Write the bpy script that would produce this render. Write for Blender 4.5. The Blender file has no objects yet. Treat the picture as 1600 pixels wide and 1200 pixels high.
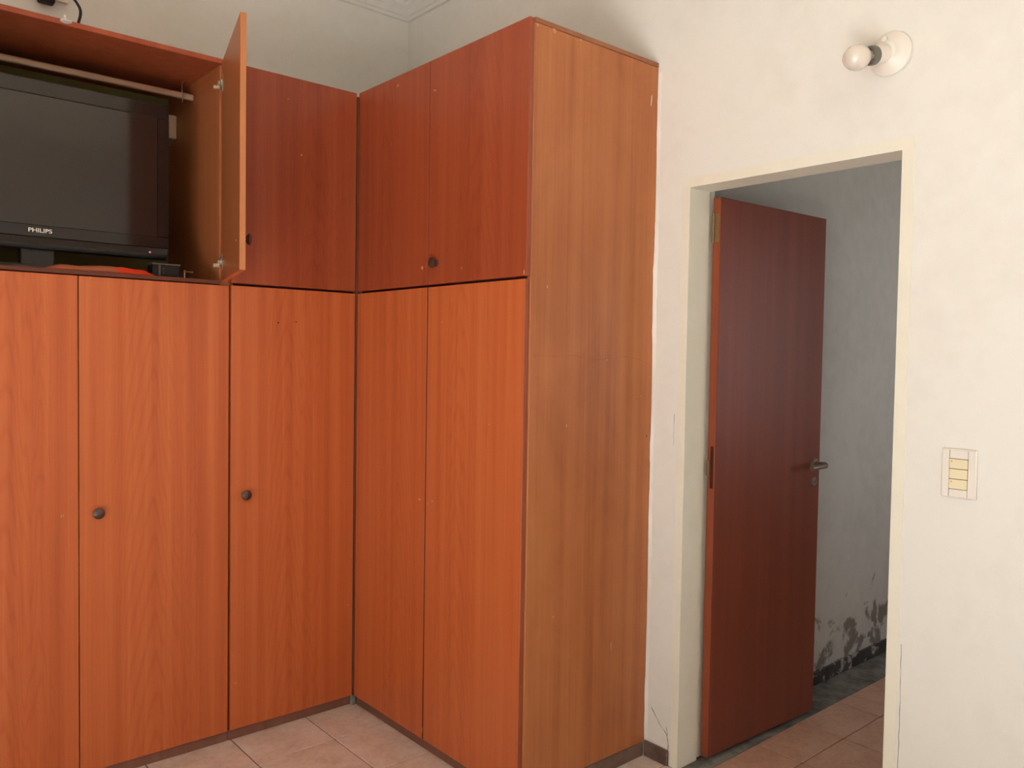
import bpy, bmesh, math, random
from mathutils import Vector, Matrix
random.seed(7)
S = bpy.context.scene
C = S.collection
# ------------------------------------------------------------------ camera
cam_d = bpy.data.cameras.new('camera'); cam = bpy.data.objects.new('camera', cam_d); C.objects.link(cam)
cam_d.sensor_width = 36.0; cam_d.lens = 36.0 * 1282.08 / 1600.0; cam_d.clip_start = 0.05
fw = Vector((0.6516861, 0.75766813, -0.0352735)); rt = Vector((0.75840649, -0.6515954, 0.01558947)); up = Vector((0.01117241, 0.03691109, 0.9992561))
M = Matrix((rt, up, -fw)).transposed().to_4x4(); M.translation = Vector((-1.6901, -2.9363, 1.4475))
cam.matrix_world = M; S.camera = cam
# ------------------------------------------------------------------ light and exposure
S.view_settings.view_transform = 'Standard'; S.view_settings.look = 'None'
S.view_settings.gamma = 1.0; S.view_settings.use_curve_mapping = False
S.view_settings.exposure = -0.39
world = bpy.data.worlds.new('world'); S.world = world; world.use_nodes = True
wb = world.node_tree.nodes['Background']; wb.inputs[0].default_value = (0.86, 0.93, 1.0, 1); wb.inputs[1].default_value = 1.0
WX = -3.8                      # left wall of the room, with the balcony opening
WY0, WY1, WZ0, WZ1 = -3.95, -2.05, 0.0, 2.10
def lamp(name, kind, energy, color, loc, direction, **kw):
    d = bpy.data.lights.new(name, kind); d.energy = energy; d.color = color
    for k, v in kw.items(): setattr(d, k, v)
    o = bpy.data.objects.new(name, d); C.objects.link(o); o.location = loc
    o.rotation_euler = Vector(direction).to_track_quat('-Z', 'Y').to_euler()
    return o
lamp('sun', 'SUN', 105.0, (0.655, 0.875, 1.0), (-6, -3.5, 5), (0.72, -0.03, -0.69), angle=math.radians(0.6))
lamp('balcony_daylight', 'AREA', 32.0, (0.66, 0.86, 1.0), (WX - 0.30, (WY0 + WY1) / 2, 1.08), (1, 0, -0.3), shape='RECTANGLE', size=1.85, size_y=2.0)

lamp('hall_daylight', 'AREA', 9.5, (0.95, 0.97, 1.0), (2.55, -2.98, 1.55), (0, 1, 0), shape='RECTANGLE', size=1.1, size_y=1.2)

# ------------------------------------------------------------------ materials
def s2l(r, g, b):
    f = lambda c: (c / 255 / 12.92) if c / 255 <= 0.04045 else ((c / 255 + 0.055) / 1.055) ** 2.4
    return (f(r), f(g), f(b), 1)
class N:
    def __init__(s, name):
        s.m = bpy.data.materials.new(name); s.m.use_nodes = True
        s.t = s.m.node_tree; s.b = s.t.nodes['Principled BSDF']
    def n(s, typ, **kw):
        x = s.t.nodes.new('ShaderNode' + typ)
        for k, v in kw.items(): setattr(x, k, v)
        return x
    def l(s, a, b): s.t.links.new(a, b)
    def math(s, op, a, b=None, c=None, clamp=False):
        x = s.n('Math', operation=op); x.use_clamp = clamp
        for i, v in enumerate((a, b, c)):
            if v is None: continue
            if isinstance(v, (int, float)): x.inputs[i].default_value = v
            else: s.l(v, x.inputs[i])
        return x.outputs[0]
    def mix(s, fac, a, b, blend='MIX'):
        x = s.n('Mix', data_type='RGBA', blend_type=blend)
        for sock, v in ((x.inputs[0], fac), (x.inputs[6], a), (x.inputs[7], b)):
            if isinstance(v, (int, float)): sock.default_value = v
            elif isinstance(v, tuple): sock.default_value = v
            else: s.l(v, sock)
        return x.outputs[2]
    def noise(s, vec, scale, detail=4, rough=0.55, dist=0.0):
        x = s.n('TexNoise'); x.inputs['Scale'].default_value = scale; x.inputs['Detail'].default_value = detail
        x.inputs['Roughness'].default_value = rough; x.inputs['Distortion'].default_value = dist
        if vec is not None: s.l(vec, x.inputs['Vector'])
        return x.outputs['Fac']
    def ramp(s, fac, stops):
        x = s.n('ValToRGB'); e = x.color_ramp.elements
        while len(e) < len(stops): e.new(0.5)
        for i, (p, c) in enumerate(stops): e[i].position = p; e[i].color = c
        s.l(fac, x.inputs[0]); return x.outputs[0]
    def coord(s, which='Object'): return s.n('TexCoord').outputs[which]
    def mapping(s, vec, scale=(1, 1, 1), loc=None):
        x = s.n('Mapping'); x.inputs['Scale'].default_value = scale; s.l(vec, x.inputs['Vector'])
        if loc is not None: s.l(loc, x.inputs['Location'])
        return x.outputs[0]
    def bump(s, h, strength=0.2, dist=0.005):
        x = s.n('Bump'); x.inputs['Strength'].default_value = strength; x.inputs['Distance'].default_value = dist
        s.l(h, x.inputs['Height']); s.l(x.outputs[0], s.b.inputs['Normal'])
    def set(s, color=None, rough=0.5, spec=0.5, metal=0.0, coat=0.0):
        if color is not None:
            if isinstance(color, tuple): s.b.inputs['Base Color'].default_value = color
            else: s.l(color, s.b.inputs['Base Color'])
        if isinstance(rough, (int, float)): s.b.inputs['Roughness'].default_value = rough
        else: s.l(rough, s.b.inputs['Roughness'])
        s.b.inputs['Specular IOR Level'].default_value = spec; s.b.inputs['Metallic'].default_value = metal
        s.b.inputs['Coat Weight'].default_value = coat
        return s.m

def wood(name, dark, mid, light, rough=0.36, cathedral=True, arch=55.0, spec=0.42, streak=1.0, blotch=0.0):
    k = N(name); oc = k.coord(); rnd = k.n('ObjectInfo').outputs['Random']
    off = k.n('CombineXYZ'); k.l(k.math('MULTIPLY', rnd, 37.0), off.inputs[0]); k.l(k.math('MULTIPLY', rnd, 11.0), off.inputs[2])
    k.l(k.math('MULTIPLY', rnd, 23.0), off.inputs[1])
    sep = k.n('SeparateXYZ'); k.l(oc, sep.inputs[0]); x, y, z = sep.outputs
    long_v = k.mapping(oc, (9, 9, 0.55), off.outputs[0])
    warp = k.noise(long_v, 1.0, 3, 0.5)
    fine = k.noise(k.mapping(oc, (150, 150, 2.2), off.outputs[0]), 1.0, 3, 0.6)
    band = k.noise(k.mapping(oc, (22, 22, 0.35), off.outputs[0]), 1.0, 3, 0.55)
    v = k.math('ADD', k.math('MULTIPLY_ADD', band, 0.60 * streak, k.math('MULTIPLY', fine, 0.20 * streak)), 0.55 - 0.40 * streak)
    if cathedral:
        u = k.math('ADD', k.math('ADD', x, y), k.math('MULTIPLY_ADD', rnd, 0.16, -0.08))
        u = k.math('ADD', u, k.math('MULTIPLY_ADD', warp, 0.20, -0.10))
        f = k.math('SUBTRACT', k.math('ADD', z, k.math('MULTIPLY', warp, 0.9)), k.math('MULTIPLY', k.math('MULTIPLY', u, u), -arch))
        ring = k.math('MULTIPLY_ADD', k.math('SINE', k.math('MULTIPLY', f, 44.0)), 0.5, 0.5)
        ring = k.math('POWER', ring, 4.0)
        fade = k.math('SUBTRACT', 1.0, k.math('MULTIPLY', k.math('MULTIPLY', u, u), 28.0), clamp=True)
        v = k.math('SUBTRACT', v, k.math('MULTIPLY', k.math('MULTIPLY', ring, fade), 0.075))
    if blotch:
        b = k.noise(k.mapping(oc, (4, 4, 2.2), off.outputs[0]), 1.0, 4, 0.6, 0.6)
        v = k.math('ADD', v, k.math('MULTIPLY_ADD', b, blotch, -0.5 * blotch))
    col = k.ramp(v, [(0.30, dark), (0.52, mid), (0.80, light)])
    rr = k.math('MULTIPLY_ADD', fine, 0.10, rough - 0.05)
    k.bump(fine, 0.05, 0.001)
    return k.set(col, rr, spec)
MAT = {}
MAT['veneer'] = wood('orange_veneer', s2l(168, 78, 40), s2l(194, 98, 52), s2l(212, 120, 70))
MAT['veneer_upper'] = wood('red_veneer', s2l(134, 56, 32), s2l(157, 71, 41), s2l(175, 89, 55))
MAT['veneer_plain'] = wood('plain_veneer', s2l(150, 62, 28), s2l(176, 80, 36), s2l(196, 100, 48), cathedral=False)
MAT['lining'] = wood('brown_lining', s2l(142, 78, 44), s2l(164, 93, 54), s2l(184, 112, 70), rough=0.38, cathedral=False, streak=0.7)
MAT['faded'] = wood('faded_veneer', s2l(150, 82, 46), s2l(176, 104, 60), s2l(200, 128, 76), rough=0.42, cathedral=False, streak=0.9, blotch=0.42)
MAT['edge'] = wood('edge_band', s2l(132, 62, 40), s2l(150, 74, 48), s2l(166, 88, 58), cathedral=False, rough=0.45)
MAT['edge_light'] = wood('pale_edge', s2l(168, 98, 56), s2l(186, 116, 68), s2l(205, 136, 84), cathedral=False, rough=0.45)
MAT['edge_brown'] = wood('worn_edge', s2l(138, 84, 56), s2l(156, 98, 66), s2l(172, 114, 80), cathedral=False, rough=0.5)
MAT['plinth'] = wood('plinth_wood', s2l(112, 72, 58), s2l(128, 84, 68), s2l(142, 96, 80), cathedral=False, rough=0.55)
MAT['red_door'] = wood('mahogany_veneer', s2l(106, 48, 33), s2l(122, 58, 40), s2l(138, 70, 50), rough=0.40, cathedral=False, streak=0.7)
MAT['red_edge'] = wood('mahogany_edge', s2l(128, 58, 34), s2l(146, 70, 42), s2l(160, 82, 50), rough=0.5, cathedral=False)

def plain(name, col, rough=0.5, spec=0.5, metal=0.0, coat=0.0):
    return N(name).set(col, rough, spec, metal, coat)
MAT['post'] = plain('brown_post', s2l(104, 56, 40), 0.6, 0.3)
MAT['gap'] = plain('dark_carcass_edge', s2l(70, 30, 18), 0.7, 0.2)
MAT['knob'] = plain('dark_brown_knob', s2l(74, 44, 36), 0.24, 0.6)
MAT['chip'] = plain('bare_wood_chip', s2l(206, 150, 104), 0.8, 0.2)
MAT['hole'] = plain('dark_hole', s2l(70, 30, 18), 0.9, 0.1)
MAT['steel'] = plain('nickel_steel', s2l(190, 180, 160), 0.35, 0.5, 0.9)
MAT['brass'] = plain('dull_brass', s2l(150, 118, 82), 0.45, 0.5, 0.6)
MAT['old_metal'] = plain('tarnished_metal', s2l(140, 124, 104), 0.42, 0.5, 0.75)
MAT['rail'] = plain('anodised_rail', s2l(196, 168, 140), 0.4, 0.5, 0.4)
MAT['tv_gloss'] = plain('gloss_black_plastic', (0.012, 0.006, 0.005, 1), 0.12, 0.6)
MAT['tv_screen'] = plain('tv_glass', (0.016, 0.007, 0.005, 1), 0.10, 0.75)  # tint of a brownish reflection put into the base colour
MAT['tv_dark'] = plain('matte_black_plastic', (0.012, 0.010, 0.010, 1), 0.5, 0.4)
MAT['tv_grey'] = plain('grey_stand_plastic', s2l(60, 52, 48), 0.45, 0.4)
MAT['logo'] = plain('silver_lettering', s2l(225, 215, 205), 0.35, 0.5, 0.2)
MAT['white_plastic'] = plain('white_plastic', s2l(236, 226, 214), 0.4, 0.5)
MAT['cream_plastic'] = plain('cream_plastic', s2l(232, 206, 170), 0.5, 0.4)
MAT['yellowed'] = plain('yellowed_plastic', s2l(236, 220, 182), 0.42, 0.5)
MAT['grey_ring'] = plain('grey_plastic_ring', s2l(112, 106, 96), 0.45, 0.4)
MAT['black_rubber'] = plain('black_rubber', s2l(34, 26, 24), 0.5, 0.4)
MAT['opal'] = plain('opal_glass', s2l(226, 212, 198), 0.12, 0.5, 0.0, 0.4)
MAT['crack'] = plain('plaster_crack', s2l(120, 104, 92), 0.95, 0.05)
MAT['set_top'] = plain('set_top_plastic', s2l(30, 25, 23), 0.4, 0.4)
MAT['led_metal'] = plain('light_grey_plastic', s2l(84, 76, 68), 0.4, 0.4)
k = N('red_standby_light'); k.set((0.6, 0.05, 0.03, 1), 0.4); k.b.inputs['Emission Color'].default_value = (1, 0.16, 0.08, 1); k.b.inputs['Emission Strength'].default_value = 1.6; MAT['led'] = k.m

def plaster(name, base, spot, bump=0.05, patch=None):
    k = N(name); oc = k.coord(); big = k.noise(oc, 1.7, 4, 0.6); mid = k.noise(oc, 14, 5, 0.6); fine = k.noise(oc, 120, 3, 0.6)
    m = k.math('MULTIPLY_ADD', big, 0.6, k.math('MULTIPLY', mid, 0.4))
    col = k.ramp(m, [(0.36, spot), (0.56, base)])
    if patch:
        z0, z1, dark = patch
        g = k.n('NewGeometry').outputs['Position']; sep = k.n('SeparateXYZ'); k.l(g, sep.inputs[0])
        n = k.noise(g, 7.5, 7, 0.62, 0.4)
        hgt = k.math('DIVIDE', k.math('SUBTRACT', z1, sep.outputs[2]), z1 - z0, clamp=True)
        thr = k.math('SUBTRACT', k.math('MULTIPLY_ADD', hgt, 0.27, n), 0.70)
        msk = k.math('MULTIPLY', k.math('MULTIPLY', thr, 18.0, clamp=True), k.math('GREATER_THAN', hgt, 0.02))
        col = k.mix(msk, col, dark)
    h = k.math('MULTIPLY_ADD', mid, 0.8, k.math('MULTIPLY', fine, 0.12))
    k.bump(h, bump, 0.006)
    return k.set(col, 0.75, 0.25)
MAT['wall'] = plaster('white_wall_paint', s2l(236, 230, 221), s2l(231, 224, 214))
MAT['ceiling'] = plaster('ceiling_paint', s2l(240, 228, 208), s2l(234, 222, 202), 0.05)
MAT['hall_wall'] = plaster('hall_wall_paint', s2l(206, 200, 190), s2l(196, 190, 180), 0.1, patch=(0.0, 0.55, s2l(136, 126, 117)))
MAT['cream_frame'] = plaster('cream_frame_paint', s2l(238, 230, 213), s2l(234, 225, 206), 0.03)
MAT['filler'] = plaster('fresh_filler', s2l(244, 238, 230), s2l(236, 228, 216), 0.2)
def tilemat(name, a, b, c):
    k = N(name); oc = k.coord(); rnd = k.n('ObjectInfo').outputs['Random']; off = k.n('CombineXYZ')
    k.l(k.math('MULTIPLY', rnd, 31.0), off.inputs[0]); k.l(k.math('MULTIPLY', rnd, 17.0), off.inputs[1])
    v = k.mapping(oc, (1, 1, 1), off.outputs[0])
    n1 = k.noise(v, 6.5, 6, 0.65, 0.5); n2 = k.noise(v, 45, 4, 0.6); n3 = k.noise(v, 75, 2, 0.5)
    m = k.math('MULTIPLY_ADD', n1, 0.7, k.math('MULTIPLY', n2, 0.3))
    col = k.ramp(m, [(0.34, a), (0.5, b), (0.66, c)])
    spk = k.math('GREATER_THAN', n3, 0.735)
    col = k.mix(k.math('MULTIPLY', spk, 0.35), col, s2l(96, 62, 52))
    k.bump(n2, 0.08, 0.001)
    return k.set(col, 0.34, 0.45)
MAT['tile'] = tilemat('pink_tile', s2l(206, 178, 164), s2l(224, 202, 190), s2l(236, 220, 210))
MAT['tile_hall'] = tilemat('terracotta_tile', s2l(190, 142, 118), s2l(206, 160, 136), s2l(218, 178, 156))
MAT['grout'] = plain('brown_grout', s2l(112, 80, 68), 0.9, 0.2)
def cement():
    k = N('grey_cement'); n = k.noise(k.coord(), 9, 6, 0.65)
    return k.set(k.ramp(n, [(0.36, s2l(96, 92, 86)), (0.6, s2l(142, 136, 128))]), 0.85, 0.2)
MAT['cement'] = cement()
def skirt_mat(name, a, b, flake=None):
    k = N(name); g = k.n('NewGeometry').outputs['Position']; n = k.noise(g, 12, 5, 0.6)
    col = k.ramp(n, [(0.36, a), (0.62, b)])
    if flake:
        f = k.noise(g, 16, 6, 0.6, 0.5); col = k.mix(k.math('MULTIPLY', k.math('SUBTRACT', f, 0.56), 30.0, clamp=True), col, flake)
    return k.set(col, 0.55, 0.35)
MAT['skirt'] = skirt_mat('brown_skirting', s2l(96, 72, 62), s2l(122, 96, 84))
MAT['skirt_hall'] = skirt_mat('dark_flaking_skirting', s2l(62, 56, 54), s2l(84, 76, 72), flake=s2l(176, 168, 158))
def cloth():
    k = N('red_brown_cloth'); oc = k.coord(); sep = k.n('SeparateXYZ'); k.l(oc, sep.inputs[0])
    n = k.noise(oc, 300, 2, 0.5)
    w = k.math('ADD', sep.outputs[0], k.math('MULTIPLY', k.noise(oc, 9, 2, 0.5), 0.05))
    col = k.ramp(k.math('MULTIPLY_ADD', w, 2.2, 0.5), [(0.10, s2l(190, 60, 34)), (0.22, s2l(168, 92, 62)), (0.62, s2l(160, 90, 64)), (0.70, s2l(206, 58, 30))])
    k.bump(n, 0.3, 0.001)
    return k.set(col, 0.9, 0.1)
MAT['cloth'] = cloth()
MAT['olive'] = plain('olive_back_panel', s2l(128, 128, 74), 0.6, 0.3)

# ------------------------------------------------------------------ helpers
ORG = {}
def wo(o):
    return ORG.get(o.name, Vector((0, 0, 0))) if o else Vector((0, 0, 0))
def obj(name, bm, mat, parent=None, local=False, smooth=False, center=True):
    """links a bmesh given in world coordinates (or in the parent's own when local) as one object with its origin at its middle"""
    me = bpy.data.meshes.new(name)
    if center:
        lo = Vector([min(v.co[i] for v in bm.verts) for i in range(3)]); hi = Vector([max(v.co[i] for v in bm.verts) for i in range(3)])
        mid = (lo + hi) / 2
    else: mid = wo(parent) if not local else Vector((0, 0, 0))
    bmesh.ops.translate(bm, verts=bm.verts, vec=-mid)
    bmesh.ops.recalc_face_normals(bm, faces=bm.faces)
    if smooth:
        for f in bm.faces: f.smooth = True
    bm.to_mesh(me); bm.free()
    if smooth and hasattr(me, 'set_sharp_from_angle'): me.set_sharp_from_angle(angle=math.radians(35))
    me.materials.append(MAT[mat] if isinstance(mat, str) else mat)
    o = bpy.data.objects.new(name, me); C.objects.link(o); o.parent = parent
    o.location = mid if local else mid - wo(parent)
    ORG[o.name] = mid.copy()
    return o
def bx(bm, lo, hi, bev=0.0, seg=1):
    lo, hi = Vector([min(a, b) for a, b in zip(lo, hi)]), Vector([max(a, b) for a, b in zip(lo, hi)])
    r = bmesh.ops.create_cube(bm, size=1.0); vs = r['verts']
    for v in vs: v.co = Vector([(lo[i] + hi[i]) / 2 + v.co[i] * (hi[i] - lo[i]) for i in range(3)])
    if bev:
        es = list({e for v in vs for e in v.link_edges})
        bmesh.ops.bevel(bm, geom=es, offset=bev, segments=seg, affect='EDGES', profile=0.5)
    return bm
def box(name, lo, hi, mat, parent=None, bev=0.0015, seg=1, local=False):
    return obj(name, bx(bmesh.new(), lo, hi, bev, seg), mat, parent, local)
def lathe(bm, prof, origin, axis, seg=24):
    """prof: (radius, height) pairs along axis"""
    q = Vector((0, 0, 1)).rotation_difference(Vector(axis).normalized()); o = Vector(origin); rings = []
    for r, h in prof:
        if r < 1e-6: rings.append([bm.verts.new(o + q @ Vector((0, 0, h)))])
        else: rings.append([bm.verts.new(o + q @ Vector((r * math.cos(a), r * math.sin(a), h))) for a in [2 * math.pi * i / seg for i in range(seg)]])
    for a, b in zip(rings, rings[1:]):
        for i in range(seg):
            j = (i + 1) % seg
            if len(a) == 1 and len(b) == 1: continue
            if len(a) == 1: bm.faces.new((a[0], b[j], b[i]))
            elif len(b) == 1: bm.faces.new((a[i], a[j], b[0]))
            else: bm.faces.new((a[i], a[j], b[j], b[i]))
    for rg in (rings[0], rings[-1]):
        if len(rg) > 1: bm.faces.new(rg)
    return bm
def tube(bm, pts, rad, seg=10):
    pts = [Vector(p) for p in pts]; rings = []; n = None
    for i, p in enumerate(pts):
        t = (pts[min(i + 1, len(pts) - 1)] - pts[max(i - 1, 0)]).normalized()
        if n is None: n = t.orthogonal().normalized()
        else: n = (n - t * n.dot(t)).normalized()
        b = t.cross(n); r = rad[i] if isinstance(rad, (list, tuple)) else rad
        rings.append([bm.verts.new(p + (n * math.cos(a) + b * math.sin(a)) * r) for a in [2 * math.pi * k / seg for k in range(seg)]])
    for a, b in zip(rings, rings[1:]):
        for i in range(seg): bm.faces.new((a[i], a[(i + 1) % seg], b[(i + 1) % seg], b[i]))
    bm.faces.new(rings[0]); bm.faces.new(rings[-1])
    return bm
def spline(P, n=10):
    P = [Vector(p) for p in P]; out = []
    for i in range(len(P) - 1):
        p0, p1, p2, p3 = P[max(i - 1, 0)], P[i], P[i + 1], P[min(i + 2, len(P) - 1)]
        for k in range(n):
            t = k / n
            out.append(0.5 * ((2 * p1) + (p2 - p0) * t + (2 * p0 - 5 * p1 + 4 * p2 - p3) * t * t + (3 * p1 - p0 - 3 * p2 + p3) * t ** 3))
    return out + [P[-1]]
def ribbon(bm, pts, w, normal, thick=0.0006):
    """a thin raised or inlaid line following pts on a plane, width w (number or list)"""
    nr = Vector(normal); pts = [Vector(p) for p in pts]; L = []
    for i, p in enumerate(pts):
        t = (pts[min(i + 1, len(pts) - 1)] - pts[max(i - 1, 0)]).normalized(); s = t.cross(nr).normalized()
        ww = w[i] if isinstance(w, (list, tuple)) else w
        L.append([bm.verts.new(p + s * ww / 2), bm.verts.new(p - s * ww / 2), bm.verts.new(p - s * ww / 2 + nr * thick), bm.verts.new(p + s * ww / 2 + nr * thick)])
    for a, b in zip(L, L[1:]):
        for i in range(4): bm.faces.new((a[i], a[(i + 1) % 4], b[(i + 1) % 4], b[i]))
    bm.faces.new(L[0]); bm.faces.new(L[-1])
    return bm
def blob(bm, c, r, normal, n=9, thick=0.0006, stretch=1.0):
    nr = Vector(normal).normalized(); a = nr.orthogonal().normalized()
    if abs(nr.z) < 0.9: a = nr.cross(Vector((0, 0, 1))).normalized()
    b = nr.cross(a); ph = [random.uniform(0.6, 1.2) for _ in range(n)]
    pts = [Vector(c) + a * (r * ph[i] * math.cos(2 * math.pi * i / n)) + b * (r * stretch * ph[i] * math.sin(2 * math.pi * i / n)) for i in range(n)]
    v0 = [bm.verts.new(p) for p in pts]; v1 = [bm.verts.new(p + nr * thick) for p in pts]
    bm.faces.new(v0); bm.faces.new(v1)
    for i in range(n): bm.faces.new((v0[i], v0[(i + 1) % n], v1[(i + 1) % n], v1[i]))
    return bm
def thing(name, label, cat, loc, kind=None, group=None):
    o = bpy.data.objects.new(name, None); C.objects.link(o); o.location = loc; o.empty_display_size = 0.1
    ORG[o.name] = Vector(loc); return tag(o, label, cat, kind, group)
def tag(o, label, cat, kind=None, group=None):
    o['label'] = label; o['category'] = cat
    if kind: o['kind'] = kind
    if group: o['group'] = group
    return o
def struct(name, boxes, mat, label, cat, bev=0.0):
    bm = bmesh.new()
    for lo, hi in boxes: bx(bm, lo, hi, bev)
    return tag(obj(name, bm, mat), label, cat, 'structure')

# ------------------------------------------------------------------ dimensions (metres, inner corner of the wardrobe fronts at x=0, y=0)
W, BW, D = 0.612, 0.579, 1.032          # wall with the door, wall behind the wardrobe, length of the short run
H, ZD, ZB = 2.488, 1.690, 0.040         # top, level of the split, bottom of the doors
CZ = 3.185                              # ceiling
YA, YB, DH = -1.181, -1.898, 2.030      # clear door opening
T = 0.111                               # jamb depth up to the rebate
FY = -5.0                               # wall behind the photographer
WT = 0.155                              # wall thickness
HY, HX, HF = -1.092, 3.4, -2.75         # hall: side wall, end wall, other side wall
X1, X2, YR = -1.021, -0.520, -0.500     # door seams

# ------------------------------------------------------------------ room shell
fw_ = 0.034
struct('wall_right', [((W, BW, 0), (W + WT, YA + fw_, CZ)), ((W, YB - fw_, 0), (W + WT, FY, CZ)), ((W, YB - fw_, DH + fw_), (W + WT, YA + fw_, CZ))],
       'wall', 'white plastered wall around the doorway, with bulb and switch', 'wall')
struct('wall_back', [((WX, BW, 0), (W + WT, BW + 0.12, CZ))], 'wall', 'white wall seen above the long run of wardrobes', 'wall')
struct('wall_left', [((WX - 0.15, WY1, 0), (WX, BW, CZ)), ((WX - 0.15, FY, 0), (WX, WY0, CZ)), ((WX - 0.15, WY0, WZ1), (WX, WY1, CZ))],
       'wall', 'white wall with the balcony opening, outside the picture', 'wall')
struct('wall_front', [((WX, FY - 0.12, 0), (W + WT, FY, CZ))], 'wall', 'white wall behind the photographer', 'wall')
struct('ceiling', [((WX - 0.15, FY - 0.12, CZ), (W + WT, BW + 0.12, CZ + 0.1))], 'ceiling', 'cream ceiling above the crown moulding', 'ceiling')
win = thing('window_1', 'white framed balcony opening in the left wall, outside the picture', 'window', (WX, (WY0 + WY1) / 2, 0), 'structure')
for y in (WY0 + 0.025, WY1 - 0.025): box('frame_post', (WX - 0.12, y - 0.025, 0), (WX - 0.03, y + 0.025, WZ1), 'white_plastic', win)
box('frame_head', (WX - 0.12, WY0 + 0.05, WZ1 - 0.05), (WX - 0.03, WY1 - 0.05, WZ1), 'white_plastic', win)
struct('balcony_floor', [((WX - 2.2, FY, -0.06), (WX, -1.5, -0.012))], 'tile_hall', 'tiled balcony floor outside the left wall', 'floor')

# crown moulding, stepped profile
def crown(name, axis, label):
    prof = [(0, 0), (0.012, 0.002), (0.016, 0.016), (0.024, 0.020), (0.030, 0.042), (0.050, 0.058), (0.054, 0.070), (0.066, 0.074), (0.070, 0.086), (0, 0.086)]
    bm = bmesh.new(); A = []; B = []
    for d, h in prof:
        z = CZ - 0.086 + h
        if axis == 'x': A.append(bm.verts.new((WX, BW - d, z))); B.append(bm.verts.new((W - d, BW - d, z)))
        else: A.append(bm.verts.new((W - d, BW - d, z))); B.append(bm.verts.new((W - d, FY, z)))
    n = len(prof)
    for i in range(n): bm.faces.new((A[i], A[(i + 1) % n], B[(i + 1) % n], B[i]))
    bm.faces.new(A); bm.faces.new(B)
    return tag(obj(name, bm, 'wall'), label, 'moulding', 'structure')
crown('trim_1', 'x', 'stepped white crown moulding over the long run of wardrobes')
crown('trim_2', 'y', 'stepped white crown moulding along the wall with the door')

# floors: recessed grout bed with each tile on it
def tiles(parent, x0, x1, y0, y1, mat, ox, oy, p=0.302, skip=None):
    me = None; n = 0; g = 0.004
    i0, i1 = math.floor((x0 - ox) / p), math.ceil((x1 - ox) / p); j0, j1 = math.floor((y0 - oy) / p), math.ceil((y1 - oy) / p)
    for i in range(i0, i1):
        for j in range(j0, j1):
            a, b, c_, d = ox + i * p, ox + (i + 1) * p, oy + j * p, oy + (j + 1) * p
            a2, b2, c2, d2 = max(a, x0), min(b, x1), max(c_, y0), min(d, y1)
            if b2 - a2 < 0.03 or d2 - c2 < 0.03: continue
            cut = (a2, b2, c2, d2) != (a, b, c_, d)
            if cut or me is None:
                o = box('tile', (a2 + g / 2, c2 + g / 2, -0.008), (b2 - g / 2, d2 - g / 2, 0.0), mat, parent, 0.0015)
                if not cut: me = o.data
            else:
                o = bpy.data.objects.new('tile', me); C.objects.link(o); o.parent = parent
                o.location = Vector(((a + b) / 2, (c_ + d) / 2, -0.004)) - wo(parent)
fl = struct('floor', [((WX, FY, -0.06), (W, BW, -0.0025))], 'grout', 'pinkish beige ceramic tile floor of the bedroom', 'floor')
tiles(fl, WX, W, FY, 0.03, 'tile', -0.205, -0.224)
fh = struct('floor_hall', [((W, HF, -0.06), (HX, HY, -0.0025))], 'grout', 'terracotta tile floor of the hall beyond the doorway', 'floor')
tiles(fh, W, HX, HF, -1.248, 'tile_hall', -0.205, -0.224)
box('cement_strip', (W, -1.248, -0.006), (W + WT, YA, -0.001), 'cement', fh, 0.0)
box('cement_strip', (W + WT, -1.248, -0.006), (HX, HY, -0.001), 'cement', fh, 0.0)

# hall beyond the doorway
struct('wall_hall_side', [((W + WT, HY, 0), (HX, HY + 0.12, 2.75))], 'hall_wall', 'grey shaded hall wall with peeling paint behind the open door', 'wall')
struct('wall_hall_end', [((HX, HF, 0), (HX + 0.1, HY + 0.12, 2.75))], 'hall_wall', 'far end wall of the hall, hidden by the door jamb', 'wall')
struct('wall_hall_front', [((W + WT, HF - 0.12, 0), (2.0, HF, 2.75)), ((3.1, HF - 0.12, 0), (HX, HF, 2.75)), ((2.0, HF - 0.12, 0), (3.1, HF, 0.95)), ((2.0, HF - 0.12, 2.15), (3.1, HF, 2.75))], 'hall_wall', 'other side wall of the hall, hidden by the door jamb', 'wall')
struct('ceiling_hall', [((W + WT, HF - 0.12, 2.75), (HX + 0.1, HY + 0.12, 2.85))], 'ceiling', 'hall ceiling above the doorway', 'ceiling')
struct('baseboard_hall', [((W + WT, HY - 0.010, 0), (HX, HY, 0.062))], 'skirt_hall', 'dark flaking skirting along the hall wall', 'skirting', 0.002)
struct('baseboard_right', [((W - 0.011, YA + fw_ + 0.004, 0), (W, -D - 0.004, 0.056))], 'skirt', 'short brown skirting between wardrobe and door frame', 'skirting', 0.002)
struct('baseboard_front', [((W - 0.011, FY, 0), (W, YB - fw_ - 0.004, 0.056))], 'skirt', 'brown skirting to the right of the doorway', 'skirting', 0.002)

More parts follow.
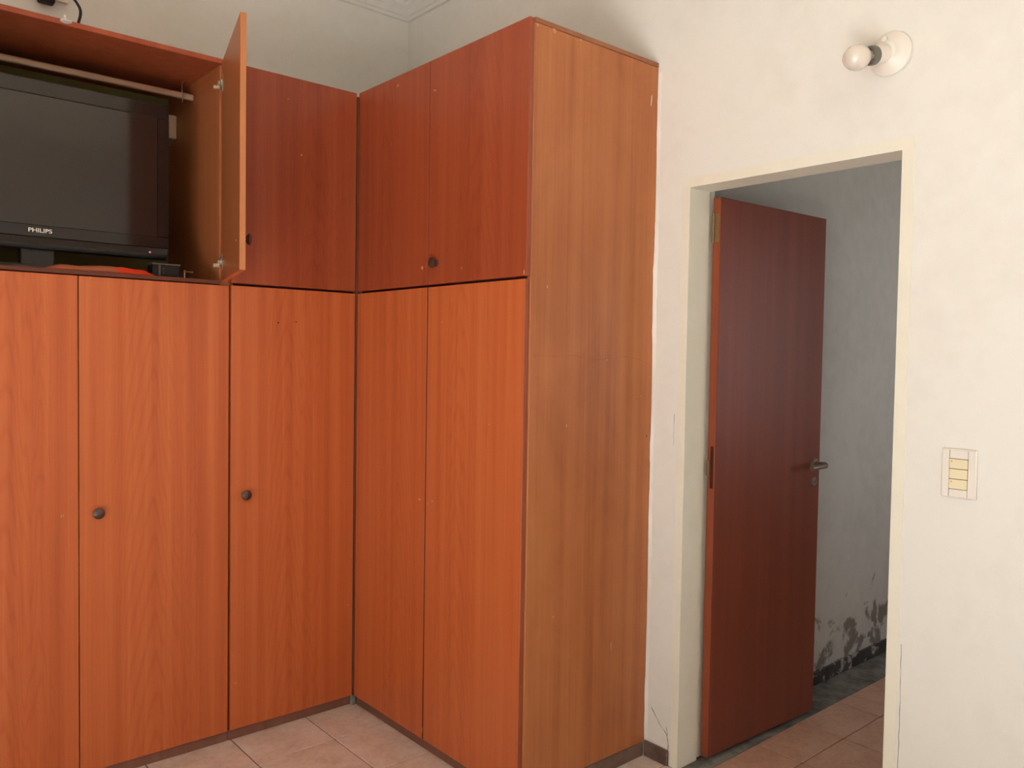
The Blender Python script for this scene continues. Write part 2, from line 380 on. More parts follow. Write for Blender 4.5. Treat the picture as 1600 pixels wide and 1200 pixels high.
# filler bead and cracks belong to the wall with the door
wr = bpy.data.objects['wall_right']
bm = bmesh.new(); L = []; nz = 90
for i in range(nz):
    z = 0.06 + (2.455 - 0.06) * i / (nz - 1)
    base = 0.0022 + 0.0018 * math.sin(z * 9.0) + random.uniform(-0.0008, 0.0012)
    if 1.50 < z < 1.98: base += 0.005 * math.sin((z - 1.50) / 0.48 * math.pi) + random.uniform(0, 0.002)
    if 1.05 < z < 1.20: base += 0.004 * math.sin((z - 1.05) / 0.15 * math.pi)
    if 0.10 < z < 0.30: base += random.uniform(0, 0.002)
    base = max(base, 0.0006); yy = -D
    L.append([bm.verts.new((W - base, yy, z)), bm.verts.new((W - base, yy - 0.0020, z)), bm.verts.new((W - 0.0006, yy - 0.012 - random.uniform(0, .004), z)), bm.verts.new((W, yy, z))])
for a, b in zip(L, L[1:]):
    for i in range(4): bm.faces.new((a[i], a[(i + 1) % 4], b[(i + 1) % 4], b[i]))
bm.faces.new(L[0]); bm.faces.new(L[-1])
obj('filler_bead', bm, 'filler', wr, smooth=True)
def crack(pts, w, x=W):
    P = []
    for a, b in zip(pts, pts[1:]):
        for k in range(4): t = k / 4; P.append((x, a[0] + (b[0] - a[0]) * t + random.uniform(-.0012, .0012), a[1] + (b[1] - a[1]) * t))
    P.append((x, pts[-1][0], pts[-1][1]))
    obj('crack', ribbon(bmesh.new(), P, [w * random.uniform(0.3, 1.3) for _ in P], (-1, 0, 0), 0.0004), 'crack', wr)
crack([(-1.061, .183), (-1.098, .138), (-1.133, .109), (-1.1395, .074), (-1.1405, .006)], 0.0022)
crack([(-1.130, .135), (-1.136, .105)], 0.0018)
crack([(-1.9392, .66), (-1.9395, .556), (-1.9398, .447), (-1.940, .355), (-1.9392, .20)], 0.0014)
crack([(-1.134, 1.25), (-1.1345, 1.20), (-1.134, 1.14)], 0.0010)

# ------------------------------------------------------------------ interior door with its painted frame
dr = thing('door_1', 'dark red brown flush door standing open into the grey hall', 'door', (W + 0.06, YA, 0), 'structure')
for name, ylo, yhi, sgn in (('jamb', YA, YA + fw_, 1), ('jamb', YB - fw_, YB, -1)):
    bm = bmesh.new()
    bx(bm, (W - 0.0015, ylo, 0), (W + T, yhi, DH + fw_), 0.0006); obj(name, bm, 'cream_frame', dr); bm = bmesh.new()
    a, b = (ylo + 0.012, yhi) if sgn > 0 else (ylo, yhi - 0.012)
    bx(bm, (W + T, a, 0), (W + WT + 0.003, b, DH + fw_), 0.001); obj('rebate', bm, 'cream_frame', dr)
box('head_jamb', (W - 0.0015, YB, DH), (W + T, YA, DH + fw_), 'cream_frame', dr, 0.0)
box('head_rebate', (W + T, YB, DH + 0.012), (W + WT + 0.003, YA, DH + fw_), 'cream_frame', dr, 0.001)
LX, LY, LW, LT = 0.743, -1.183, 0.674, 0.033
ang = math.radians(-2.3)
leaf = box('leaf', (0, -LT, 0.016), (LW, 0, 2.012), 'red_door', dr, 0.0025, 2, local=True)
leaf_mid = leaf.location.copy()
Rz = Matrix.Rotation(ang, 4, 'Z')
leaf.location = Vector((LX, LY, 0)) - wo(dr) + (Rz @ leaf_mid); leaf.rotation_euler = (0, 0, ang)
def on_leaf(name, bm, mat, smooth=False):      # pieces given in the leaf's own frame (hinge corner at 0, length along x)
    bmesh.ops.translate(bm, verts=bm.verts, vec=-leaf_mid)
    return obj(name, bm, mat, leaf, local=True, smooth=smooth)
on_leaf('edge_strip', bx(bmesh.new(), (-0.0012, -LT + 0.001, 0.017), (0.0004, -0.001, 2.011), 0.0004), 'red_edge')
for hz in (1.905,):
    bm = bmesh.new(); bx(bm, (-0.0035, -LT + 0.004, hz - 0.05), (-0.0008, -0.010, hz + 0.05), 0.0008)
    lathe(bm, [(0.0045, -0.052), (0.0045, 0.052)], (-0.006, -0.006, hz), (0, 0, 1), 12)
    for k in (-0.034, 0.0, 0.034): lathe(bm, [(0.0035, 0), (0.003, 0.0012)], (-0.0035, -0.019, hz + k), (-1, 0, 0), 10)
    on_leaf('hinge', bm, 'brass')
bm = bmesh.new(); bx(bm, (-0.0030, -LT + 0.006, 0.985), (-0.0010, -0.014, 1.135), 0.0006); on_leaf('lock_mortise', bm, 'gap')
bm = bmesh.new(); bx(bm, (-0.012, -0.014, 1.030), (-0.0010, -0.003, 1.085), 0.001); on_leaf('lock_plate', bm, 'brass')
hx, hz = 0.632, 1.030
bm = bmesh.new(); lathe(bm, [(0.024, 0), (0.024, 0.004), (0.019, 0.009), (0.011, 0.010)], (hx, -LT, hz), (0, -1, 0), 20)
hd = on_leaf('handle', bm, 'old_metal', True)
bm = bmesh.new(); tube(bm, spline([(hx, -LT - 0.008, hz), (hx, -LT - 0.035, hz), (hx - 0.004, -LT - 0.052, hz), (hx - 0.03, -LT - 0.056, hz - 0.002), (hx - 0.10, -LT - 0.052, hz - 0.006)], 6), [0.011] * 8 + [0.012] * 6 + [0.010] * 11, 12)
bmesh.ops.translate(bm, verts=bm.verts, vec=-leaf_mid - hd.location); obj('lever', bm, 'old_metal', hd, local=True, smooth=True)
bm = bmesh.new(); lathe(bm, [(0.019, 0), (0.019, 0.003), (0.014, 0.007), (0.006, 0.007), (0.005, 0.003)], (hx, -LT, hz - 0.072), (0, -1, 0), 20); on_leaf('keyhole_cover', bm, 'old_metal', True)

# ------------------------------------------------------------------ wardrobes
PT = 0.018
def knob_bm(origin, axis):
    return lathe(bmesh.new(), [(0.0, 0), (0.0125, 0), (0.0125, 0.003), (0.0085, 0.006), (0.0085, 0.011), (0.015, 0.015), (0.0185, 0.020), (0.0180, 0.024), (0.012, 0.0275), (0, 0.0285)], origin, axis, 24)
def scuffs(parent, spots, normal, mat='chip', name='scuff_mark'):
    for c, r, st in spots: obj(name, blob(bmesh.new(), c, r, normal, 8, 0.0004, st), mat, parent)
# --- double unit with the television compartment
w1 = thing('wardrobe', 'orange wood double wardrobe with open television compartment above', 'wardrobe', ((X1 - 0.5 + X2) / 2, BW / 2, 0))
xl, xr = X1 - 0.521, X2 - 0.001         # outer faces of the carcass
ci = PT + 0.003                         # front of the carcass behind the doors
sl = box('side_panel', (xl, ci, 0.0), (xl + PT, BW - 0.002, H - PT), 'lining', w1)
sr = box('side_panel', (xr - PT - 0.016, ci - 0.003, ZB), (xr, BW - 0.002, H - PT), 'lining', w1)
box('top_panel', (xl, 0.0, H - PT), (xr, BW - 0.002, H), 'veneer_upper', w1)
box('back_panel', (xl + PT, BW - 0.012, ZB), (xr - PT - 0.016, BW - 0.003, H - PT), 'olive', w1, 0)
box('bottom_panel', (xl + PT, ci, ZB), (xr - PT - 0.016, BW - 0.012, ZB + PT), 'veneer_plain', w1)
box('shelf', (xl + PT, -0.002, ZD - 0.004), (xr - PT - 0.016 - 0.0005, BW - 0.012, ZD + 0.010), 'post', w1)
box('plinth', (xl, 0.012, 0.0), (xr, 0.030, ZB), 'plinth', w1)
box('hanging_rail', (xl + PT, 0.272, 2.400), (xr - PT - 0.016, 0.290, 2.424), 'rail', w1, 0.006, 3)
g = 0.0016
d1 = box('door', (X1 - 0.5, 0.0, ZB), (X1 - g, PT, ZD - 0.008), 'veneer', w1, 0.001)
d1['label'] = 'lower door with its knob missing'
d2 = box('door', (X1 + g, 0.0, ZB), (X2 - 0.005, PT, ZD - 0.008), 'veneer', w1, 0.001)
obj('knob', knob_bm((-0.966, 0, 0.905), (0, -1, 0)), 'knob', d2, smooth=True)
scuffs(d1, [((-1.070, 0, 0.906), 0.0045, 1.0)], (0, -1, 0))
obj('screw_hole', blob(bmesh.new(), (-1.070, -0.0004, 0.906), 0.0018, (0, -1, 0)), 'hole', d1)
scuffs(d2, [((-0.526, 0, 0.735), 0.003, 0.6), ((-0.985, 0, 1.679), 0.006, 0.25)], (0, -1, 0))
# open upper leaves, hinged on the outer sides of the compartment
def open_leaf(hx_, hy_, width, angle, sign):
    """leaf in its own frame: hinge line at 0, width along -x*sign when closed, front face towards -y"""
    z0, z1 = ZD + 0.006, H - 0.012
    lf = box('door', (0, 0, z0), (-sign * width, PT, z1), 'veneer', w1, 0.001, local=True)
    mid = lf.location.copy(); R = Matrix.Rotation(angle, 4, 'Z')
    lf.location = Vector((hx_, hy_, 0)) - wo(w1) + R @ mid; lf.rotation_euler = (0, 0, angle)
    def put(name, bm, mat, smooth=False):
        bmesh.ops.translate(bm, verts=bm.verts, vec=-mid); return obj(name, bm, mat, lf, local=True, smooth=smooth)
    s = -sign
    put('knob', knob_bm((s * (width - 0.075), 0, 1.800), (0, -1, 0)), 'knob', True)
    bm = bmesh.new(); lathe(bm, [(0.0045, 0), (0.003, 0.002), (0, 0.0024)], (s * (width - 0.075), PT, 1.795), (0, 1, 0), 10); put('knob_screw', bm, 'steel', True)
    put('edge_band', bx(bmesh.new(), (s * width, 0.0006, z0 + 0.001), (s * (width + 0.0008), PT - 0.0006, z1 - 0.001)), 'edge_light')
    put('inner_face', bx(bmesh.new(), (s * 0.001, PT - 0.0002, z0 + 0.001), (s * (width - 0.001), PT + 0.0004, z1 - 0.001)), 'lining')
    for z in (2.395, 1.765):
        bm = bmesh.new(); bx(bm, (s * 0.010, PT, z - 0.030), (s * 0.036, PT + 0.0025, z + 0.030), 0.0008)
        lathe(bm, [(0.013, 0), (0.013, 0.008), (0.010, 0.010)], (s * 0.023, PT, z), (0, 1, 0), 16)
        bx(bm, (s * 0.002, PT + 0.004, z - 0.008), (s * 0.030, PT + 0.016, z + 0.006), 0.002)
        bx(bm, (s * 0.004, PT + 0.008, z - 0.020), (s * 0.012, PT + 0.030, z - 0.006), 0.002)
        put('hinge', bm, 'steel')
    put('scuff_mark', blob(bmesh.new(), (s * (width - 0.11), PT, 2.27), 0.005, (0, 1, 0), 8, 0.0004, 0.5), 'chip')
    return lf
op = open_leaf(-0.536, -0.004, 0.488, math.radians(75), 1); op['label'] = 'upper door swung open beside the television'
open_leaf(xl + 0.012, -0.004, 0.488, math.radians(-96), -1)
# --- single unit in the corner
w2 = thing('wardrobe', 'narrow orange wood wardrobe in the inner corner, one upper and one lower door', 'wardrobe', (X2 / 2, BW / 2, 0))
box('side_panel', (X2, ci, ZB), (X2 + PT, BW - 0.002, H - PT), 'veneer_plain', w2)
box('side_panel', (-PT - 0.004, ci, ZB), (-0.004, BW - 0.002, H - PT), 'gap', w2)
box('corner_post', (-0.0064, -0.0058, ZB), (0.0100, 0.0100, H - PT), 'post', w2, 0.001)
box('top_panel', (X2, ci, H - PT), (-0.001, BW - 0.002, H - 0.001), 'edge', w2)
box('back_panel', (X2 + PT, BW - 0.012, ZB), (-PT - 0.004, BW - 0.003, H - PT), 'veneer_plain', w2, 0)
box('shelf', (X2 + PT, ci, ZD - 0.009), (-PT - 0.004, BW - 0.012, ZD + 0.009), 'gap', w2)
box('bottom_panel', (X2 + PT, ci, ZB), (-PT - 0.004, BW - 0.012, ZB + PT), 'veneer_plain', w2)
box('plinth', (X2, 0.012, 0.0), (0.0, 0.030, ZB), 'plinth', w2)
box('plinth_block', (-0.010, -0.004, 0.0), (0.010, 0.011, 0.044), 'cement', w2, 0.001)
d3 = box('door', (X2 + 0.004, 0.0, ZB), (-0.007, PT, ZD - 0.005), 'veneer', w2, 0.001)
obj('knob', knob_bm((-0.464, 0, 0.915), (0, -1, 0)), 'knob', d3, smooth=True)
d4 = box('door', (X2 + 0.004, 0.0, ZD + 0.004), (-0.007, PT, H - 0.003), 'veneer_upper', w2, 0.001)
scuffs(d3, [((-0.497, 0, 0.215), 0.004, 0.6), ((-0.030, 0, 0.42), 0.003, 1.0), ((-0.505, 0, 0.32), 0.002, 1.0)], (0, -1, 0))
scuffs(d4, [((-0.245, 0, 2.20), 0.0045, 1.2), ((-0.30, 0, 2.40), 0.004, 0.4)], (0, -1, 0))
scuffs(d3, [((-0.335, 0, 1.556), 0.003, 1), ((-0.262, 0, 1.562), 0.003, 1)], (0, -1, 0), 'hole', 'screw_hole')
# --- double unit of the short run, with the faded end panel
w3 = thing('wardrobe', 'tall orange wood wardrobe beside the doorway, with a faded side panel', 'wardrobe', (W / 2, -D / 2, 0))
ep = box('end_panel', (ci - 0.001, -D, 0.05), (W - 0.002, -D + PT, H - 0.016), 'faded', w3, 0.0012)
ep['label'] = 'faded brown side panel facing the room'
box('edge_band', (ci - 0.0022, -D + 0.001, 0.051), (ci - 0.0011, -D + PT, H - 0.017), 'edge_light', w3, 0)
box('side_panel', (ci, -0.006 - PT, ZB), (W - 0.002, -0.006, H - PT), 'gap', w3)
box('partition', (ci, YR - PT / 2, ZB), (W - 0.012, YR + PT / 2, H - PT), 'gap', w3)
box('top_panel', (PT + 0.002, -D - 0.002, H - 0.015), (W - 0.002, -0.006, H), 'edge_brown', w3)
box('back_panel', (W - 0.011, -D + PT, ZB), (W - 0.002, -0.006 - PT, H - PT), 'veneer_plain', w3, 0)
box('shelf', (ci, -D + PT, ZD - 0.009), (W - 0.012, -0.006 - PT, ZD + 0.009), 'gap', w3)
box('bottom_panel', (ci, -D + PT, ZB), (W - 0.012, -0.006 - PT, ZB + PT), 'veneer_plain', w3)
box('plinth', (0.012, -D + 0.012, 0.0), (0.030, -0.004, ZB), 'plinth', w3)
box('plinth', (0.031, -D - 0.004, 0.0), (W - 0.012, -D + 0.012, 0.049), 'skirt', w3)
yE = -D + 0.006
d5 = box('door', (0.0, YR + 0.0025, ZB), (PT, -0.007, ZD - 0.005), 'veneer', w3, 0.001)
d6 = box('door', (0.0, yE, ZB), (PT, YR - 0.0025, ZD - 0.005), 'veneer', w3, 0.001)
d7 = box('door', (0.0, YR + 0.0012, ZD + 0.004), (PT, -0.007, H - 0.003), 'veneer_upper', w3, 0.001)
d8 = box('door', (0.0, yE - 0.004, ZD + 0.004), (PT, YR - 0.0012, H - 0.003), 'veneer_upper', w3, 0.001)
for d, y0, z0, z1 in ((d6, yE, ZB, ZD - 0.005), (d8, yE - 0.004, ZD + 0.004, H - 0.003)):
    box('edge_band', (0.0008, y0 - 0.0008, z0 + 0.001), (PT - 0.0008, y0 + 0.0004, z1 - 0.001), 'edge', d, 0)
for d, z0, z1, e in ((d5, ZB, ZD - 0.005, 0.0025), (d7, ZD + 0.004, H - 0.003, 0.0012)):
    box('edge_band', (0.0006, YR + e - 0.0006, z0 + 0.001), (PT, YR + e + 0.0004, z1 - 0.001), 'gap', d, 0)  # dark strip added on the door edge: seam shade put into its colour
obj('knob', knob_bm((0, -0.552, 1.768), (-1, 0, 0)), 'knob', d8, smooth=True)
scuffs(d7, [((0, -0.463, 1.757), 0.006, 1.4), ((0, -0.29, 2.448), 0.006, 0.9), ((0, -0.25, 2.24), 0.002, 1), ((0, -0.487, 1.76), 0.004, .5)], (-1, 0, 0))
scuffs(d8, [((0, -0.530, 2.375), 0.008, 0.35), ((0, -0.70, 1.74), 0.003, 1.5), ((0, yE + 0.005, 1.705), 0.003, 3)], (-1, 0, 0))
scuffs(d5, [((0, -0.462, 0.916), 0.007, 0.6), ((0, -0.415, 0.35), 0.003, 1.2), ((0, -0.497, 0.075), 0.003, 4), ((0, -0.27, 1.56), 0.002, 1)], (-1, 0, 0))
scuffs(d6, [((0, -0.543, 0.921), 0.007, 0.6), ((0, -0.59, 1.56), 0.003, 1.2), ((0, -0.86, 1.22), 0.004, .5), ((0, -0.515, .908), .002, 3)], (-1, 0, 0))
scuffs(ep, [((0.088, -D, 1.665), 0.0035, 1.6), ((0.37, -D, 1.436), 0.003, 0.8), ((0.55, -D, 1.31), 0.003, 1.0), ((0.185, -D, 1.22), 0.0025, 2.5),
            ((0.14, -D, 0.60), 0.003, 1.5), ((0.42, -D, 0.44), 0.003, 6.0), ((0.10, -D, 2.466), 0.007, 1.3), ((0.22, -D, 2.468), 0.005, 1.2), ((0.03, -D, 2.465), 0.006, .9)], (0, -1, 0))
obj('pale_sliver', ribbon(bmesh.new(), [(0.575, -D, 2.368), (0.574, -D, 2.350), (0.572, -D, 2.331)], [0.002, 0.0045, 0.002], (0, -1, 0), 0.0008), 'white_plastic', ep)
P = [(0.030 + 0.56 * t, -D, 1.447 + 0.010 * math.sin(t * 9.0) * (t > 0.3) - 0.028 * max(0, t - 0.72) / 0.28 + random.uniform(-.001, .001)) for t in [i / 40 for i in range(41)]]
obj('veneer_split', ribbon(bmesh.new(), P, [random.uniform(0.0002, 0.0011) for _ in P], (0, -1, 0), 0.0003), 'edge', ep)
scuffs(ep, [((0.587, -D, 1.165), 0.003, 1), ((0.53, -D, 1.30), 0.0015, 1)], (0, -1, 0), 'hole', 'nail_hole')
bm = bmesh.new(); lathe(bm, [(0.008, 0), (0.0075, 0.0012), (0.004, 0.0012), (0.003, 0.0004)], (0.105, -D, 0.405), (0, -1, 0), 14); obj('screw_cap', bm, 'faded', ep)

# ------------------------------------------------------------------ things in and on the television compartment
shelf_z = ZD + 0.010
ty = 0.100
tv = thing('television', 'black flat television on the open shelf of the wardrobe', 'television', (-1.110, ty + 0.04, shelf_z))
tx0, tx1, tz0, tz1 = -1.508, -0.704, 1.768, 2.312
bm = bmesh.new(); bx(bm, (tx0, ty + 0.006, tz0), (tx1, ty + 0.055, tz1), 0.010, 2); bx(bm, (tx0 + 0.12, ty + 0.05, tz0 + 0.06), (tx1 - 0.12, ty + 0.10, tz1 - 0.08), 0.012)
obj('casing', bm, 'tv_dark', tv)
zs0, zs1, xs0, xs1 = 1.846, 2.262, tx0 + 0.040, tx1 - 0.040
bm = bmesh.new()
bx(bm, (tx0, ty, zs1), (tx1, ty + 0.012, tz1), 0.003, 2); bx(bm, (tx0, ty, 1.806), (tx1, ty + 0.012, zs0), 0.002)
bx(bm, (tx0, ty, zs0), (xs0, ty + 0.012, zs1), 0.002); bx(bm, (xs1, ty, zs0), (tx1, ty + 0.012, zs1), 0.002)
bz = obj('bezel', bm, 'tv_gloss', tv)
box('screen', (xs0, ty + 0.0025, zs0), (xs1, ty + 0.011, zs1), 'tv_screen', tv, 0)
bm = bmesh.new()
prof = [(ty + 0.001, 1.805), (ty + 0.006, 1.785), (ty + 0.016, tz0 + 0.004), (ty + 0.030, tz0), (ty + 0.030, 1.805)]
A = [bm.verts.new((tx0 + 0.004, y, z)) for y, z in prof]; B = [bm.verts.new((tx1 - 0.004, y, z)) for y, z in prof]
for i in range(5): bm.faces.new((A[i], A[(i + 1) % 5], B[(i + 1) % 5], B[i]))
bm.faces.new(A); bm.faces.new(B)
lip = obj('lower_lip', bm, 'tv_gloss', tv)
bm = bmesh.new(); lathe(bm, [(0.0032, 0), (0.0026, 0.0015), (0, 0.0018)], (-0.768, ty + 0.004, 1.790), (0, -1, 0.2), 12); obj('power_light', bm, 'led', lip)
def lettering(text, size, loc, parent, mat):
    cu = bpy.data.curves.new('lettering', 'FONT'); cu.body = text; cu.size = size; cu.extrude = 0.0006; cu.offset = size * 0.014; cu.align_x = 'CENTER'
    to = bpy.data.objects.new('tmp', cu); C.objects.link(to); bpy.context.view_layer.update()
    me = bpy.data.meshes.new_from_object(to.evaluated_get(bpy.context.evaluated_depsgraph_get())); bpy.data.objects.remove(to)
    me.name = 'lettering'; me.materials.clear(); me.materials.append(MAT[mat])
    o = bpy.data.objects.new('lettering', me); C.objects.link(o); o.parent = parent
    o.rotation_euler = (math.pi / 2, 0, 0); o.location = Vector(loc) - wo(parent); o.scale = (1.18, 1, 1)
    return o
lettering('PHILIPS', 0.0185, (-1.110, ty - 0.0004, 1.8215), bz, 'logo')
box('stand_neck', (-1.16, ty + 0.035, shelf_z + 0.012), (-1.06, ty + 0.075, tz0 + 0.02), 'tv_grey', tv, 0.006, 2)
bm = bmesh.new(); n = 40; ring = [(0.235 * math.copysign(abs(math.cos(a)) ** 0.7, math.cos(a)), 0.115 * math.copysign(abs(math.sin(a)) ** 0.7, math.sin(a))) for a in [2 * math.pi * i / n for i in range(n)]]
rs = []
for sc, z in ((1, shelf_z), (1, shelf_z + 0.006), (0.94, shelf_z + 0.012)): rs.append([bm.verts.new((-1.110 + x * sc, ty + 0.045 + y * sc, z)) for x, y in ring])
for a, b in zip(rs, rs[1:]):
    for i in range(n): bm.faces.new((a[i], a[(i + 1) % n], b[(i + 1) % n], b[i]))
bm.faces.new(rs[0]); bm.faces.new(rs[-1]); obj('stand_base', bm, 'tv_grey', tv, smooth=True)
# folded cloth lying on the front of the shelf, in front of the stand
bm = bmesh.new(); nx, ny = 36, 8; G = []
cx0, cx1, cy0, cy1 = -1.115, -0.782, 0.004, 0.036
for k, top in enumerate((0, 1)):
    R_ = []
    for i in range(nx + 1):
        u = i / nx; row = []
        for j in range(ny + 1):
            v = j / ny; edge = min(1, 9 * u, 9 * (1 - u)) * min(1, 3.5 * v + 0.25, 5 * (1 - v) + .2)
            hgt = (0.008 + 0.010 * math.sin(u * math.pi) ** 0.6 + 0.003 * math.sin(u * 13 + v * 2) + 0.004 * (u > 0.66)) * edge
            row.append(bm.verts.new((cx0 + (cx1 - cx0) * u + 0.006 * math.sin(v * 5), cy0 + (cy1 - cy0) * v, shelf_z + 0.0003 + (max(hgt, 0.001) if top else 0))))
        R_.append(row)
    G.append(R_)
for k in (0, 1):
    for i in range(nx):
        for j in range(ny): bm.faces.new((G[k][i][j], G[k][i + 1][j], G[k][i + 1][j + 1], G[k][i][j + 1]))
for i in range(nx):
    for j in (0, ny): bm.faces.new((G[0][i][j], G[0][i + 1][j], G[1][i + 1][j], G[1][i][j]))
for j in range(ny):
    for i in (0, nx): bm.faces.new((G[0][i][j], G[0][i][j + 1], G[1][i][j + 1], G[1][i][j]))
tag(obj('folded_cloth', bm, 'cloth', smooth=True), 'folded red and brown cloth on the shelf under the television', 'cloth')
sb = thing('set_top_box', 'small dark box on the shelf below the television corner', 'box', (-0.735, 0.05, shelf_z))
box('body', (-0.782, 0.030, shelf_z), (-0.690, 0.088, shelf_z + 0.042), 'set_top', sb, 0.002)
box('lid', (-0.784, 0.026, shelf_z + 0.042), (-0.688, 0.089, shelf_z + 0.047), 'led_metal', sb, 0.001)
box('front_rib', (-0.763, 0.026, shelf_z + 0.002), (-0.756, 0.032, shelf_z + 0.041), 'led_metal', sb, 0.001)
for kz in (0.012, 0.020, 0.028): box('button', (-0.748, 0.0275, shelf_z + kz), (-0.743, 0.0305, shelf_z + kz + 0.003), 'led_metal', sb, 0.0005)
bm = bmesh.new(); lathe(bm, [(0, 0), (0.0042, 0.001), (0.0046, 0.004), (0.003, 0.007), (0.0018, 0.008), (0.0018, 0.034), (0, 0.035)], (-0.672, 0.045, shelf_z + 0.026), (1, 0.1, -0.02), 14)
lathe(bm, [(0.004, 0), (0.004, 0.003), (0.0022, 0.004), (0.0022, 0.023)], (-0.668, 0.0455, shelf_z), (0, 0, 1), 12)
tag(obj('metal_catch', bm, 'steel', smooth=True), 'small round-headed metal catch standing on the shelf', 'catch')
# cream adapter fixed to the compartment side
ad = thing('plug_adapter', 'cream plug adapter on the side panel beside the television', 'adapter', (xr - PT - 0.016, 0.50, 2.33))
box('body', (xr - PT - 0.016 - 0.042, 0.470, 2.292), (xr - PT - 0.016, 0.495, 2.384), 'cream_plastic', ad, 0.003)
box('plug', (xr - PT - 0.016 - 0.040, 0.470, 2.266), (xr - PT - 0.016 - 0.012, 0.492, 2.2918), 'grey_ring', ad, 0.003)
# bent wire over the rail
bm = bmesh.new(); tube(bm, spline([(-0.602, 0.262, 2.383), (-0.602, 0.266, 2.41), (-0.603, 0.267, 2.437), (-0.600, 0.272, 2.458), (-0.594, 0.276, 2.462)], 6), 0.0016, 8)
tag(obj('wire_hook', bm, 'steel', smooth=True), 'thin wire hook bent over the rail above the television', 'hook')
# white T-shaped plastic hook hanging on the front edge of the top
hk = thing('plastic_hook', 'small white plastic hook on the top edge above the television', 'hook', (-1.056, -0.012, 2.470))
bm = bmesh.new(); lathe(bm, [(0, 0), (0.015, 0), (0.0175, 0.002), (0.015, 0.005), (0.006, 0.007), (0, 0.007)], (-1.058, -0.0195, 2.474), (0, 0, 1), 24); obj('disc', bm, 'white_plastic', hk, smooth=True)
bm = bmesh.new(); tube(bm, spline([(-1.060, -0.0195, 2.479), (-1.060, -0.0190, 2.488), (-1.060, -0.015, 2.494), (-1.060, -0.006, 2.4955), (-1.058, 0.014, 2.4925)], 5), 0.0038, 8); obj('stem', bm, 'white_plastic', hk, smooth=True)
# wall outlet with black plug and cord above the wardrobe
ou = thing('wall_outlet', 'white wall outlet above the wardrobe at the top edge of the picture', 'outlet', (-0.985, BW, 2.78))
box('cover_plate', (-1.055, BW - 0.009, 2.752), (-0.922, BW, 2.832), 'white_plastic', ou, 0.003, 2)
box('socket_insert', (-1.030, BW - 0.013, 2.768), (-0.945, BW - 0.009, 2.816), 'white_plastic', ou, 0.001)
pc = thing('power_cord', 'black plug and cord looping down behind the wardrobe top', 'cord', (-0.99, BW - 0.04, 2.76))
bm = bmesh.new(); bx(bm, (-1.030, BW - 0.060, 2.722), (-0.975, BW - 0.0135, 2.785), 0.008, 2); obj('plug', bm, 'black_rubber', pc)
cy = 0.479
bm = bmesh.new(); tube(bm, spline([(-0.990, BW - 0.045, 2.778), (-0.975, cy + 0.01, 2.785), (-0.950, cy, 2.772), (-0.930, cy, 2.748), (-0.914, cy, 2.729), (-0.903, cy, 2.710), (-0.902, cy, 2.688), (-0.910, cy, 2.65), (-0.925, cy, 2.56), (-0.94, cy - 0.02, H + 0.0060), (-1.00, cy - 0.05, H + 0.0052), (-1.2, cy - 0.05, H + 0.0052)], 8), 0.0052, 10); obj('cable', bm, 'black_rubber', pc, smooth=True)

# ------------------------------------------------------------------ wall lamp: round base, tilted holder, bare bulb
lc = Vector((W, -1.857, 2.302)); ax = Vector((-0.118, 0.033, -0.033)).normalized()
wl_ = thing('wall_lamp', 'bare bulb in a tilted holder on a round white base above the doorway', 'lamp', lc)
bm = bmesh.new(); lathe(bm, [(0, 0), (0.059, 0), (0.061, 0.003), (0.060, 0.007), (0.052, 0.013), (0.040, 0.019), (0.030, 0.026), (0.026, 0.030), (0, 0.030)], lc, (-1, 0, 0), 40); obj('base_plate', bm, 'white_plastic', wl_, smooth=True)
s0 = lc + Vector((-0.020, 0.004, -0.002))
bm = bmesh.new(); lathe(bm, [(0.022, 0), (0.025, 0.010), (0.025, 0.050), (0.023, 0.052), (0, 0.052)], s0, ax, 28); obj('holder', bm, 'white_plastic', wl_, smooth=True)
bm = bmesh.new(); lathe(bm, [(0.0255, 0.047), (0.0262, 0.049), (0.0262, 0.063), (0.0245, 0.066), (0.0185, 0.066), (0.0185, 0.050)], s0, ax, 28); obj('holder_ring', bm, 'grey_ring', wl_, smooth=True)
bm = bmesh.new(); lathe(bm, [(0.0125, 0.052), (0.0140, 0.066), (0.0165, 0.074), (0.0225, 0.083), (0.0300, 0.094), (0.0345, 0.108), (0.0345, 0.116), (0.0315, 0.130), (0.0250, 0.141), (0.0150, 0.148), (0.006, 0.1505), (0, 0.151)], s0, ax, 32); obj('bulb', bm, 'opal', wl_, smooth=True)
bm = bmesh.new(); lathe(bm, [(0.007, 0), (0.008, 0.006), (0.007, 0.012), (0, 0.013)], lc + Vector((-0.018, 0.006, 0.036)), (-1, 0, 0), 14); obj('boss', bm, 'white_plastic', wl_, smooth=True)
bm = bmesh.new(); lathe(bm, [(0.003, 0), (0.0028, 0.001), (0, 0.001)], lc + Vector((-0.0175, -0.037, 0.000)), (-1, 0, 0), 10); obj('screw', bm, 'gap', wl_)
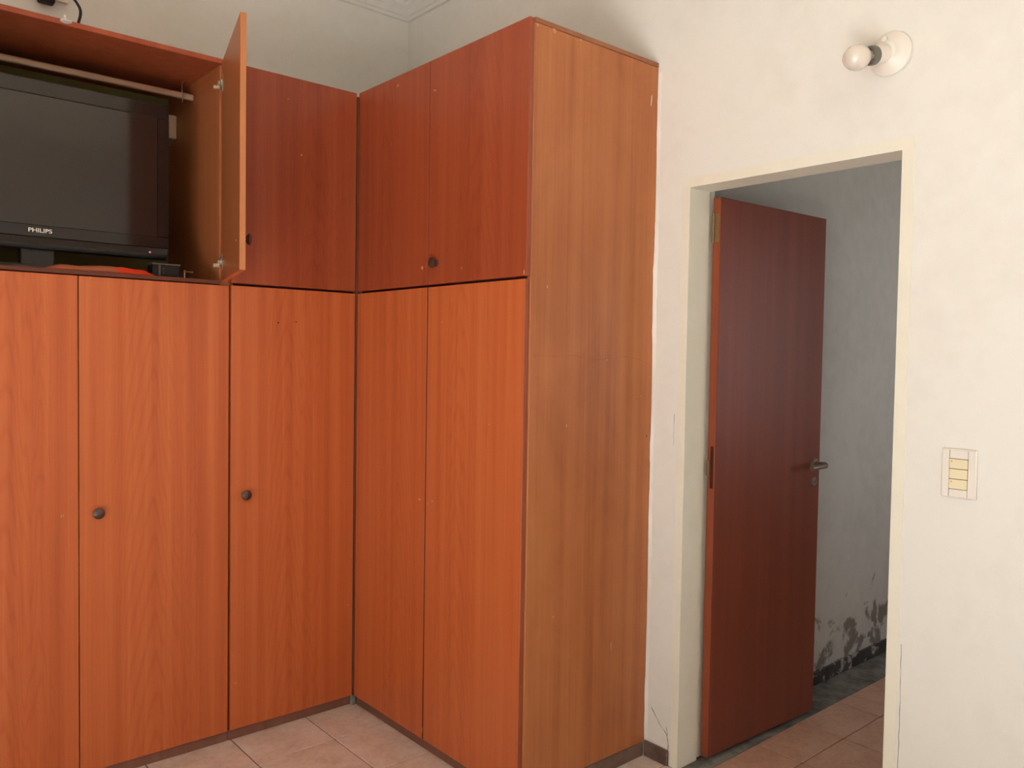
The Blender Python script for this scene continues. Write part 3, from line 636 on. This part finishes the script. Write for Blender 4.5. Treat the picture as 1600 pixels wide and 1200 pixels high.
for a0, a1, r in ((-1.1, 0.5, 0.0625), (1.0, 1.7, 0.062)):
    bm = bmesh.new()
    P = [lc + Vector((-0.0005, -math.cos(a0 + (a1 - a0) * t / 14) * r * random.uniform(.99, 1.02), math.sin(a0 + (a1 - a0) * t / 14) * r)) for t in range(15)]
    ribbon(bm, P, [random.uniform(0.001, 0.003) for _ in P], (-1, 0, 0), 0.0015)
    obj('paint_ridge', bm, 'filler', wl_)

# ------------------------------------------------------------------ light switch
sw = thing('light_switch', 'three-module light switch with yellowed keys right of the doorway', 'switch', (W, -2.076, 1.153))
roll = Matrix.Rotation(math.radians(0), 4, 'X')
sy0, sy1, sz0, sz1 = -2.119, -2.031, 1.088, 1.219
bm = bmesh.new(); bx(bm, (W - 0.007, sy0, sz0), (W, sy1, sz1), 0.003, 2); pl = obj('cover_plate', bm, 'white_plastic', sw)
m0, m1 = -2.0975, -2.0525
box('cheek', (W - 0.0095, sy0 + 0.003, sz0 + 0.003), (W - 0.0065, m0 - 0.0008, sz1 - 0.003), 'white_plastic', sw, 0.001)
box('cheek', (W - 0.0095, m1 + 0.0008, sz0 + 0.003), (W - 0.0065, sy1 - 0.003, sz1 - 0.003), 'white_plastic', sw, 0.001)
kh = 0.0268; zt = 1.1925
box('blank', (W - 0.0085, m0, zt + 0.0006), (W - 0.0065, m1, sz1 - 0.004), 'white_plastic', sw, 0.0006)
for i in range(3):
    key = box('key', (W - 0.0105, m0, zt - (i + 1) * kh + 0.0006), (W - 0.0066, m1, zt - i * kh - 0.0006), 'yellowed', sw, 0.0012)
    if i != 1: obj('key_mark', blob(bmesh.new(), (W - 0.0105, m1 - 0.006, zt - i * kh - 0.007), 0.0022, (-1, 0, 0), 8, 0.0002), 'chip', key)
box('blank', (W - 0.0085, m0, sz0 + 0.004), (W - 0.0065, m1, zt - 3 * kh - 0.0006), 'white_plastic', sw, 0.0006)
bm = bmesh.new(); bx(bm, (W - 0.0072, m0 - 0.0010, sz0 + 0.004), (W - 0.0063, m1 + 0.0010, sz1 - 0.004)); obj('recess', bm, 'gap', sw)
